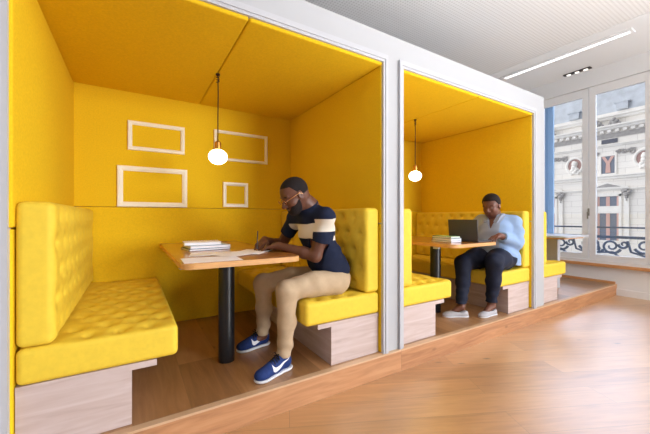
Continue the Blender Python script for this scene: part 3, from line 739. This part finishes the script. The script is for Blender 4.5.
# ---------- the man
def arm_chain(F, sh, el, wr, r, k=.02):
    mid = sh*.55+el*.45; fm = el*.68+wr*.32
    F.chain([sh, mid, el, fm, wr], r, k)
mp, mc = V3(1.315, 2.07, .735), V3(1.245, 2.045, 1.00)
mshN, mshF = V3(1.155, 1.875, 1.195), V3(1.095, 2.225, 1.195)
mnk = V3(1.085, 2.03, 1.262)
mH = V3(.968, 2.005, 1.368); mR = fr((-.84, .02, -.54), (-.5, 0, .86))
mhN, mhF = V3(1.30, 1.965, .712), V3(1.30, 2.18, .712)
mkN, mkF = V3(.875, 1.925, .708), V3(.855, 2.315, .690)
maN, maF = V3(.872, 1.955, .250), V3(.885, 2.400, .255)
melN, mwN = V3(1.100, 1.925, .925), V3(.905, 2.125, .990)
melF, mwF = V3(1.045, 2.40, .965), V3(.872, 2.325, 1.022)
B = Field((.58, 1.70, .165), (1.50, 2.56, 1.52), .0045)
B.ell(mp, (.12, .165, .10), None, .03).ell((1.25, 2.06, .88), (.105, .145, .14), None, .05).ell((1.18, 2.045, 1.08), (.115, .165, .14), None, .05)
B.cap(mshN, mshF, .055, .055, .04)
B.chain([mhN, (mhN+mkN)/2+V3(0, 0, .012), mkN, mkN*.65+maN*.35+V3(.012, 0, 0), maN], [.088, .074, .054, .050, .034], .03)
B.chain([mhF, (mhF+mkF)/2+V3(0, 0, .012), mkF, mkF*.65+maF*.35+V3(.012, 0, 0), maF], [.088, .074, .054, .050, .034], .03)
B.cap(maN, (.77, 1.91, .215), .034, .028, .02).cap(maF, (.78, 2.39, .215), .034, .028, .02)
arm_chain(B, mshN, melN, mwN, [.054, .050, .043, .041, .027])
arm_chain(B, mshF, melF, mwF, [.054, .048, .042, .040, .027])
hP = head_fields(B, mH, mR, 1.05)
B.cap(hP(-.035, 0, -.045), mnk+V3(.02, 0, .01), .058, .064, .03).cap(mnk+V3(.02, 0, .01), (1.14, 2.045, 1.16), .066, .08, .05)
hand(B, mwN, V3(-.66, .62, -.12), V3(-.1, .1, -1), V3(.5, .6, .2), (.5, .55, .6, .65), 1.06, .1)
hand(B, mwF, V3(-.66, -.62, -.36), V3(.2, .15, -.95), V3(.5, -.75, .3), (.55, .65, .75, .8), 1.06, .1)
me = B.mesh('person'); man = link('person', me, [skin], smooth=True)
setp(man, 'man in navy and cream polo and khaki trousers, seated writing with a pen', 'person', 'people')
def region(name, F_, mats, parent, paintfn=None):
    me = F_.mesh(name); 
    if paintfn: paint(me, paintfn)
    return link(name, me, mats, parent, smooth=True)
# polo shirt
S_ = Field((.95, 1.72, .62), (1.52, 2.42, 1.34), .006)
S_.ell((1.325, 2.07, .80), (.128, .172, .13), None, .03).ell((1.25, 2.06, .90), (.128, .160, .15), None, .05).ell((1.175, 2.045, 1.095), (.128, .176, .155), None, .05)
S_.cap(mshN+V3(.0, .005, .0), mshF, .064, .062, .04).cap(mnk+V3(.02, 0, -.02), (1.14, 2.045, 1.15), .080, .09, .04)
S_.chain([mshN, mshN*.36+melN*.64+V3(.004, 0, 0)], [.061, .063], .03).chain([mshF, mshF*.4+melF*.6], [.060, .060], .03)
for q_ in (mshN, mshF): S_.cap(mnk+V3(.03, 0, -.03), q_+V3(0, 0, .002), .062, .056, .03)
S_.ripple(lambda x, y, z: .0035*np.sin(34*z+22*x+9*y)*np.sin(16*x+11*z)+.002*np.sin(60*(z-.7*x)+8*y))
axn = (melN-mshN)/np.linalg.norm(melN-mshN); axf = (melF-mshF)/np.linalg.norm(melF-mshF)
cN = mshN+axn*.178; cF = mshF+axf*.165
nk = mnk-V3(.985, 2.005, 1.378); nkd = (hP(-.03, 0, -.06)-V3(1.14, 2.045, 1.16)); nkd /= np.linalg.norm(nkd); nko = mnk+nkd*.030+V3(.01, 0, 0)
S_.clip(lambda x, y, z: (x-nko[0])*nkd[0]+(y-nko[1])*nkd[1]+(z-nko[2])*nkd[2])
# sleeve ends: cut with cylinders-free half spaces limited to the arms
def armcut(F_, sh, ax, c, rad=.12):
    def fn(x, y, z):
        t = (x-c[0])*ax[0]+(y-c[1])*ax[1]+(z-c[2])*ax[2]
        q = (x-c[0])**2+(y-c[1])**2+(z-c[2])**2-t*t
        return np.where((q < rad*rad) & (t > -.02), t, -1.)
    F_.clip(fn)
armcut(S_, mshN, axn, cN, .075); armcut(S_, mshF, axf, cF, .072)
def polo(x, y, z):
    mn = np.minimum; mxx = np.maximum
    k = np.clip(x-1.06, 0, .12)
    arm = mn(1.908-y, 1.235-x)
    s1 = mn(mn(z-(1.045+.45*k), 1.148+.35*k-z), 2.225-y); s1 = mn(s1, -mn(arm, 1.098-z))
    s2 = mn(mn(x-1.17, mn(z-1.030, 1.065-z)), -arm)
    s3 = mn(arm, mn(z-1.098, 1.185-z))
    return mxx(mxx(s1, s2), s3)
pm = S_.mesh('polo_shirt'); set_mask(pm, 'stripe', polo); link('polo_shirt', pm, [masked(navy, cream, 'stripe')], man, smooth=True)
# ribbed collar
cm = MB(); q = fr(nkd, (0, 0, 1)) if abs(nkd[2]) < .95 else fr(nkd, (1, 0, 0))
cm.tube([tuple(nko+V3(.006, 0, 0)-nkd*.004+q[:, 1]*.076*math.cos(a)+q[:, 2]*.074*math.sin(a)) for a in [k*math.pi/14 for k in range(28)]], .009, 8, closed=True)
cm.build('collar', navy, man, True)
# trousers
T = Field((.74, 1.78, .20), (1.50, 2.50, .88), .006)
T.ell((1.325, 2.07, .735), (.132, .178, .108), None, .03)
for h_, k_, a_ in ((mhN, mkN, maN), (mhF, mkF, maF)):
    T.chain([h_, (h_+k_)/2+V3(0, 0, .014), k_, k_*.55+a_*.45+V3(.010, 0, 0), a_+V3(0, 0, .03)], [.097, .086, .068, .060, .050], .03)
T.ripple(lambda x, y, z: .0035*np.sin(70*z+30*x+12*y)*np.exp(-((z-.32)/.10)**2)+.003*np.sin(48*(x-z)+14*y)*np.exp(-((x-.97)/.12)**2)+.0012*np.sin(52*x+40*z))
T.clip(lambda x, y, z: np.where(x < 1.1, .262-z, -1.)+0*y)
T.clip(lambda x, y, z: z-.86+0*x+0*y)
region('trousers', T, [khaki], man)
# hair, beard, glasses, eyes
def headbox(F_): return F_
Hh = Field(mH-.14, mH+.14, .0035)
Hh.ell(hP(-.010, 0, .012), (.1068, .0815, .0980), mR, .01)
def hairclip(x, y, z, Hc=mH, Rm=mR, a=.062, e=-.004, nb=-.060):
    f = (x-Hc[0])*Rm[0, 0]+(y-Hc[1])*Rm[1, 0]+(z-Hc[2])*Rm[2, 0]; u = (x-Hc[0])*Rm[0, 2]+(y-Hc[1])*Rm[1, 2]+(z-Hc[2])*Rm[2, 2]
    lim = np.where(f > .035, a+(f-.035)*.2, np.where(f > .0, e+(a-e)*f/.035, nb+(e-nb)*np.clip((f+.10)/.10, 0, 1)))
    return (lim-u)
Hh.clip(hairclip); region('hair', Hh, [hairm], man)
Bd = Field(mH-.17, mH+.15, .0035)
Bd.ell(hP(.036, 0, -.068), (.066, .064, .064), mR, .01).ell(hP(.060, 0, -.105), (.036, .040, .030), mR, .03).ell(hP(.010, 0, -.050), (.045, .071, .050), mR, .02)
Bd.ell(hP(.110, 0, -.040), (.040, .060, .046), mR, .012, sub=True)
def bclip(x, y, z, Hc=mH, Rm=mR):
    f = (x-Hc[0])*Rm[0, 0]+(y-Hc[1])*Rm[1, 0]+(z-Hc[2])*Rm[2, 0]; u = (x-Hc[0])*Rm[0, 2]+(y-Hc[1])*Rm[1, 2]+(z-Hc[2])*Rm[2, 2]
    s = (x-Hc[0])*Rm[0, 1]+(y-Hc[1])*Rm[1, 1]+(z-Hc[2])*Rm[2, 1]
    return np.maximum(np.maximum(u+.036+.45*np.clip(f-.02, 0, 1), -f+.014), u*0-1)
Bd.clip(bclip)
Bd.cap(hP(.094, -.020, -.064), hP(.094, .020, -.064), .005, .005, .003)
region('beard', Bd, [hairm], man)
gl = MB()
for s_ in (-1, 1):
    gl.tube([tuple(hP(.104+.004*math.sin(a), s_*.034+.022*math.cos(a), -.014+.018*math.sin(a))) for a in [k*math.pi/10 for k in range(20)]], .0018, 6, closed=True)
    gl.tube([tuple(hP(.100, s_*.056, -.010)), tuple(hP(.06, s_*.074, -.006)), tuple(hP(.0, s_*.084, -.002)), tuple(hP(-.018, s_*.084, -.018))], .0018, 6)
gl.tube([tuple(hP(.106, -.012, -.010)), tuple(hP(.112, 0, -.006)), tuple(hP(.106, .012, -.010))], .0018, 6)
gl.build('eyeglasses', gold, man, True)
def eyes(P, parent, S=1.0, wide=1.0):
    for s_ in (-1, 1):
        e = MB(); bmesh.ops.create_uvsphere(e.bm, u_segments=14, v_segments=10, radius=.0095*S, matrix=Matrix.Translation(Vector(P(.0775, s_*.032, -.012))))
        eo = e.build('eye', eyew, parent, True)
        e = MB(); bmesh.ops.create_uvsphere(e.bm, u_segments=10, v_segments=8, radius=.0055*S, matrix=Matrix.Translation(Vector(P(.0825, s_*.031, -.015))))
        e.build('iris', hairm, eo, True)
        e = MB(); e.tube([tuple(P(.088, s_*.018, .012)), tuple(P(.088, s_*.034, .017)), tuple(P(.078, s_*.050, .012))], .003, 6); e.build('eyebrow', hairm, parent, True)
eyes(hP, man)
# sneakers
sneakm = masked(sneak, whiter, 'side_mark')
def sneaker(heel, toe, inner):
    """inner: +1 when the visible (outer) side is the right-hand one of heel->toe"""
    heel = V3(*heel); toe = V3(*toe); d = toe-heel; L = np.linalg.norm(d); d /= L; s = V3(-d[1], d[0], 0)
    P = lambda a, b, z: tuple(heel+d*a*L+s*b+V3(0, 0, z))
    lo = np.minimum(heel, toe)-.08; hi = np.maximum(heel, toe)+.08; hi[2] = ZP+.17; lo[2] = ZP-.01
    U = Field(lo, hi, .003); Rm = fr(d, (0, 0, 1))
    U.ell(P(.80, 0, .040), (.058, .046, .036), Rm, .02).ell(P(.50, 0, .052), (.085, .042, .044), Rm, .03).ell(P(.16, 0, .060), (.045, .036, .052), Rm, .03)
    U.cap(P(.20, 0, .085), P(.20, 0, .108), .036, .038, .015).cap(P(.36, 0, .085), P(.62, 0, .065), .026, .026, .02)
    U.clip(lambda x, y, z: ZP+.020-z+0*x+0*y)
    def pnt(x, y, z):  # signed distance of the side mark
        a = ((x-heel[0])*d[0]+(y-heel[1])*d[1])/L; b = (x-heel[0])*s[0]+(y-heel[1])*s[1]; zz = z-ZP
        # check mark: belly low at the middle, thin tail up to the heel, short hook forward
        t = np.clip((.62-a)/.56, 0, 1); lowz = .032+.074*t**1.35+.022*np.clip(1-t/.16, 0, 1)**2; thick = .034*(1-t)**1.5+.003
        return np.minimum(np.minimum(np.minimum((a-.06)*L, (.62-a)*L), np.minimum(zz-lowz, lowz+thick-zz)), np.abs(b)-.018)
    up = U.mesh('sneaker'); set_mask(up, 'side_mark', pnt); o = link('sneaker', up, [sneakm], man, smooth=True)
    W = Field(lo, hi, .003)
    W.ell(P(.78, 0, .016), (.064, .051, .024), Rm, .02).ell(P(.45, 0, .016), (.09, .043, .024), Rm, .03).ell(P(.13, 0, .016), (.044, .041, .024), Rm, .03)
    W.clip(lambda x, y, z: np.maximum(ZP+.001-z, z-ZP-.021)+0*x+0*y)
    link('sole', W.mesh('sole'), whiter, o, smooth=True)
    lc = MB()
    for i in range(5):
        a = .40+.06*i; z = .121-.008*i
        lc.tube([P(a, -.030, z-.022), P(a+.005, -.015, z-.006), P(a+.01, 0, z), P(a+.015, .015, z-.006), P(a+.02, .030, z-.022)], .005, 6)
    for s_ in (-1, 1): lc.tube([P(.40, 0, .122), P(.42, s_*.02, .136), P(.47, s_*.036, .124), P(.43, s_*.014, .118)], .0028, 6)
    lc.build('laces', mat('dark_lace', (12, 14, 26), .7) if 'dark_lace' not in bpy.data.materials else bpy.data.materials['dark_lace'], o, True)
    sk = MB(); sk.cyl(P(.20, 0, .09), P(.20, 0, .135), .036, .040, 24); sk.build('sock', whiter, o, True)
sneaker((.925, 1.965, ZP), (.640, 1.872, ZP), 1)
sneaker((.945, 2.425, ZP), (.672, 2.375, ZP), 1)

# ---------- the woman
wp = V3(3.52, 2.01, .755)
wsN, wsF = V3(3.570, 1.862, 1.140), V3(3.475, 2.175, 1.140)
wH = V3(3.385, 2.005, 1.335); wR = fr((-.93, -.10, -.34), (-.3, 0, .95))
whN, whF = V3(3.50, 1.93, .735), V3(3.50, 2.12, .735)
wkN, wkF = V3(3.205, 1.868, .728), V3(3.06, 2.125, .700)
waN, waF = V3(3.235, 1.915, .262), V3(2.925, 2.055, .262)
weN, wwN = V3(3.565, 1.835, .925), V3(3.275, 1.850, 1.005)
weF, wwF = V3(3.34, 2.33, .96), V3(3.15, 2.20, .992)
Bw = Field((2.68, 1.68, .165), (3.80, 2.52, 1.49), .005)
Bw.ell(wp, (.15, .185, .12), None, .04).ell((3.49, 2.02, .92), (.16, .18, .15), None, .05).ell((3.49, 2.02, 1.07), (.15, .18, .13), None, .05)
Bw.cap(wsN, wsF, .06, .06, .04)
Bw.chain([whN, (whN+wkN)/2+V3(0, 0, .015), wkN, wkN*.6+waN*.4+V3(.012, 0, 0), waN], [.11, .10, .068, .060, .037], .03)
Bw.chain([whF, (whF+wkF)/2+V3(0, 0, .015), wkF, wkF*.6+waF*.4+V3(.012, 0, 0), waF], [.11, .10, .068, .060, .037], .03)
Bw.cap(waN, (3.11, 1.915, .20), .037, .025, .02).cap(waF, (2.83, 2.10, .20), .037, .025, .02)
arm_chain(Bw, wsN, weN, wwN, [.062, .060, .052, .046, .028]); arm_chain(Bw, wsF, weF, wwF, [.062, .058, .050, .044, .028])
wP = head_fields(Bw, wH, wR, 1.0, 1.08)
Bw.ell(wP(.03, 0, -.075), (.055, .062, .045), wR, .03)
Bw.cap(wP(-.03, 0, -.06), (3.455, 2.015, 1.20), .058, .066, .03).cap((3.455, 2.015, 1.21), (3.48, 2.02, 1.12), .066, .09, .05)
hand(Bw, wwN, V3(-.98, .05, -.16), V3(0, 0, -1), V3(0, 1, 0), (.30, .35, .4, .45), .98, .15)
hand(Bw, wwF, V3(-.95, -.3, -.1), V3(0, 0, -1), V3(.1, -1, 0), (.30, .35, .4, .45), .98, .15)
me = Bw.mesh('person'); wom = link('person', me, [skin2], smooth=True)
setp(wom, 'woman in loose pale blue shirt and dark jeans, seated typing on a laptop', 'person', 'people')
S2 = Field((3.10, 1.66, .60), (3.82, 2.48, 1.33), .006)
S2.ell((3.52, 2.01, .80), (.178, .21, .16), None, .04).ell((3.49, 2.02, .94), (.176, .195, .17), None, .05).ell((3.49, 2.02, 1.075), (.165, .195, .14), None, .05)
S2.cap(wsN, wsF, .070, .068, .04)
for q_ in (wsN, wsF): S2.cap((3.465, 2.015, 1.180), tuple(q_), .068, .068, .03)
S2.cap((3.455, 2.015, 1.185), (3.48, 2.02, 1.12), .082, .10, .04)
S2.chain([wsN, wsN*.5+weN*.5+V3(.012, 0, 0), weN, weN*.35+wwN*.65], [.074, .080, .072, .054], .03)
S2.chain([wsF, wsF*.5+weF*.5, weF, weF*.35+wwF*.65], [.080, .084, .076, .056], .03)
S2.ell((3.63, 1.88, .70), (.085, .055, .13), None, .04).ell((3.42, 1.86, .80), (.10, .05, .07), None, .04)
S2.ripple(lambda x, y, z: .003*np.sin(34*z+30*x+9*y)*np.sin(15*x+17*z)+.0022*np.sin(58*(z+.6*x)+18*y))
S2.clip(lambda x, y, z: np.maximum(.665+.10*np.clip((3.60-x)/.2, 0, 1)-z, -1)+0*y)
def vneck(x, y, z):
    # V opening down the front of the collar
    t = (z-1.06)/.17
    wv = .055*np.clip(t, 0, 1.3)
    top = np.where((x-3.44)**2+(y-2.01)**2 < .115**2, z-1.235, -1.)
    return np.maximum(np.where((x < 3.47) & (np.abs(y-1.985) < wv) & (z > 1.06), .01, -1.), top)
S2.clip(vneck)
def shp(x, y, z): return np.minimum(np.minimum(3.50+(y-1.9)*.15-x, y-1.90), np.minimum(1.22-z, 2.25-y))
pm = S2.mesh('shirt'); set_mask(pm, 'front_panel', shp); link('shirt', pm, [masked(shirtb, shirtg, 'front_panel')], wom, smooth=True)
for s_ in (-1, 1):
    cm = MB(); bm = cm.bm
    pts = [(3.44, 1.99+s_*.075, 1.235), (3.385, 1.99+s_*.055, 1.215), (3.345, 1.985+s_*.032, 1.145), (3.335, 1.985+s_*.075, 1.135), (3.375, 1.99+s_*.10, 1.205), (3.45, 1.995+s_*.105, 1.232)]
    A = [bm.verts.new(p) for p in pts]; Bv = [bm.verts.new((p[0]-.006, p[1], p[2]+.006)) for p in pts]
    bm.faces.new(A); bm.faces.new(Bv[::-1])
    for j in range(6): bm.faces.new((A[j], A[(j+1) % 6], Bv[(j+1) % 6], Bv[j]))
    cm.build('collar_flap', shirtg, wom)
cu = MB()
dN = (wwN-weN)/np.linalg.norm(wwN-weN); c0 = weN*.36+wwN*.64
cu.cyl(tuple(c0-dN*.005), tuple(c0+dN*.05), .056, .050, 28); cu.build('rolled_cuff', shirtb, wom, True)
T2 = Field((2.82, 1.70, .22), (3.76, 2.36, .92), .006)
T2.ell(wp, (.162, .20, .128), None, .04)
for h_, k_, a_ in ((whN, wkN, waN), (whF, wkF, waF)):
    T2.chain([h_, (h_+k_)/2+V3(0, 0, .017), k_, k_*.55+a_*.45+V3(.012, 0, 0), a_+V3(.0, 0, .04)], [.120, .114, .086, .070, .054], .03)
T2.ripple(lambda x, y, z: .003*np.sin(80*z+20*x+12*y)*np.exp(-((z-.36)/.12)**2)+.003*np.sin(48*(x-z)+14*y)*np.exp(-((x-3.25)/.12)**2)+.0015*np.sin(50*x+40*z))
T2.clip(lambda x, y, z: np.where(x < 3.36, .300-z, .612-z)+0*y)
region('jeans', T2, [denim], wom)
Hw = Field(wH-.15, wH+.15, .0035)
Hw.ell(wP(-.014, 0, .024), (.108, .090, .102), wR, .01)
def hc2(x, y, z): return hairclip(x, y, z, wH, wR, .058, -.015, -.065)
Hw.clip(hc2); region('hair', Hw, [hairm], wom)
eyes(wP, wom, 1.0, 1.08)
lm = MB(); lm.tube([tuple(wP(.094, -.020, -.078)), tuple(wP(.0985, 0, -.077)), tuple(wP(.094, .020, -.078))], lambda t: .0055, 8); lm.build('lips', lipm, wom, True)
def flat_shoe(heel, toe):
    heel = V3(*heel); toe = V3(*toe); d = toe-heel; L = np.linalg.norm(d); d /= L; s = V3(-d[1], d[0], 0)
    P = lambda a, b, z: tuple(heel+d*a*L+s*b+V3(0, 0, z)); Rm = fr(d, (0, 0, 1))
    lo = np.minimum(heel, toe)-.08; hi = np.maximum(heel, toe)+.08; hi[2] = ZP+.12; lo[2] = ZP-.01
    U = Field(lo, hi, .003)
    U.ell(P(.78, 0, .020), (.062, .042, .032), Rm, .02).ell(P(.45, 0, .026), (.085, .036, .036), Rm, .03).ell(P(.16, 0, .030), (.042, .034, .044), Rm, .03)
    U.ell(P(.34, 0, .082), (.088, .031, .046), Rm, .004, sub=True)
    U.clip(lambda x, y, z: ZP+.006-z+0*x+0*y)
    o = link('flat_shoe', U.mesh('flat_shoe'), silver, wom, smooth=True)
    W = Field(lo, hi, .003); W.ell(P(.76, 0, .006), (.064, .044, .02), Rm, .02).ell(P(.42, 0, .006), (.09, .036, .02), Rm, .03).ell(P(.13, 0, .006), (.04, .035, .02), Rm, .03)
    W.clip(lambda x, y, z: np.maximum(ZP+.001-z, z-ZP-.011)+0*x+0*y); link('sole', W.mesh('sole'), whiter, o, smooth=True)
flat_shoe((2.965, 2.000, ZP), (2.735, 2.140, ZP)); flat_shoe((3.30, 1.905, ZP), (3.025, 1.915, ZP))
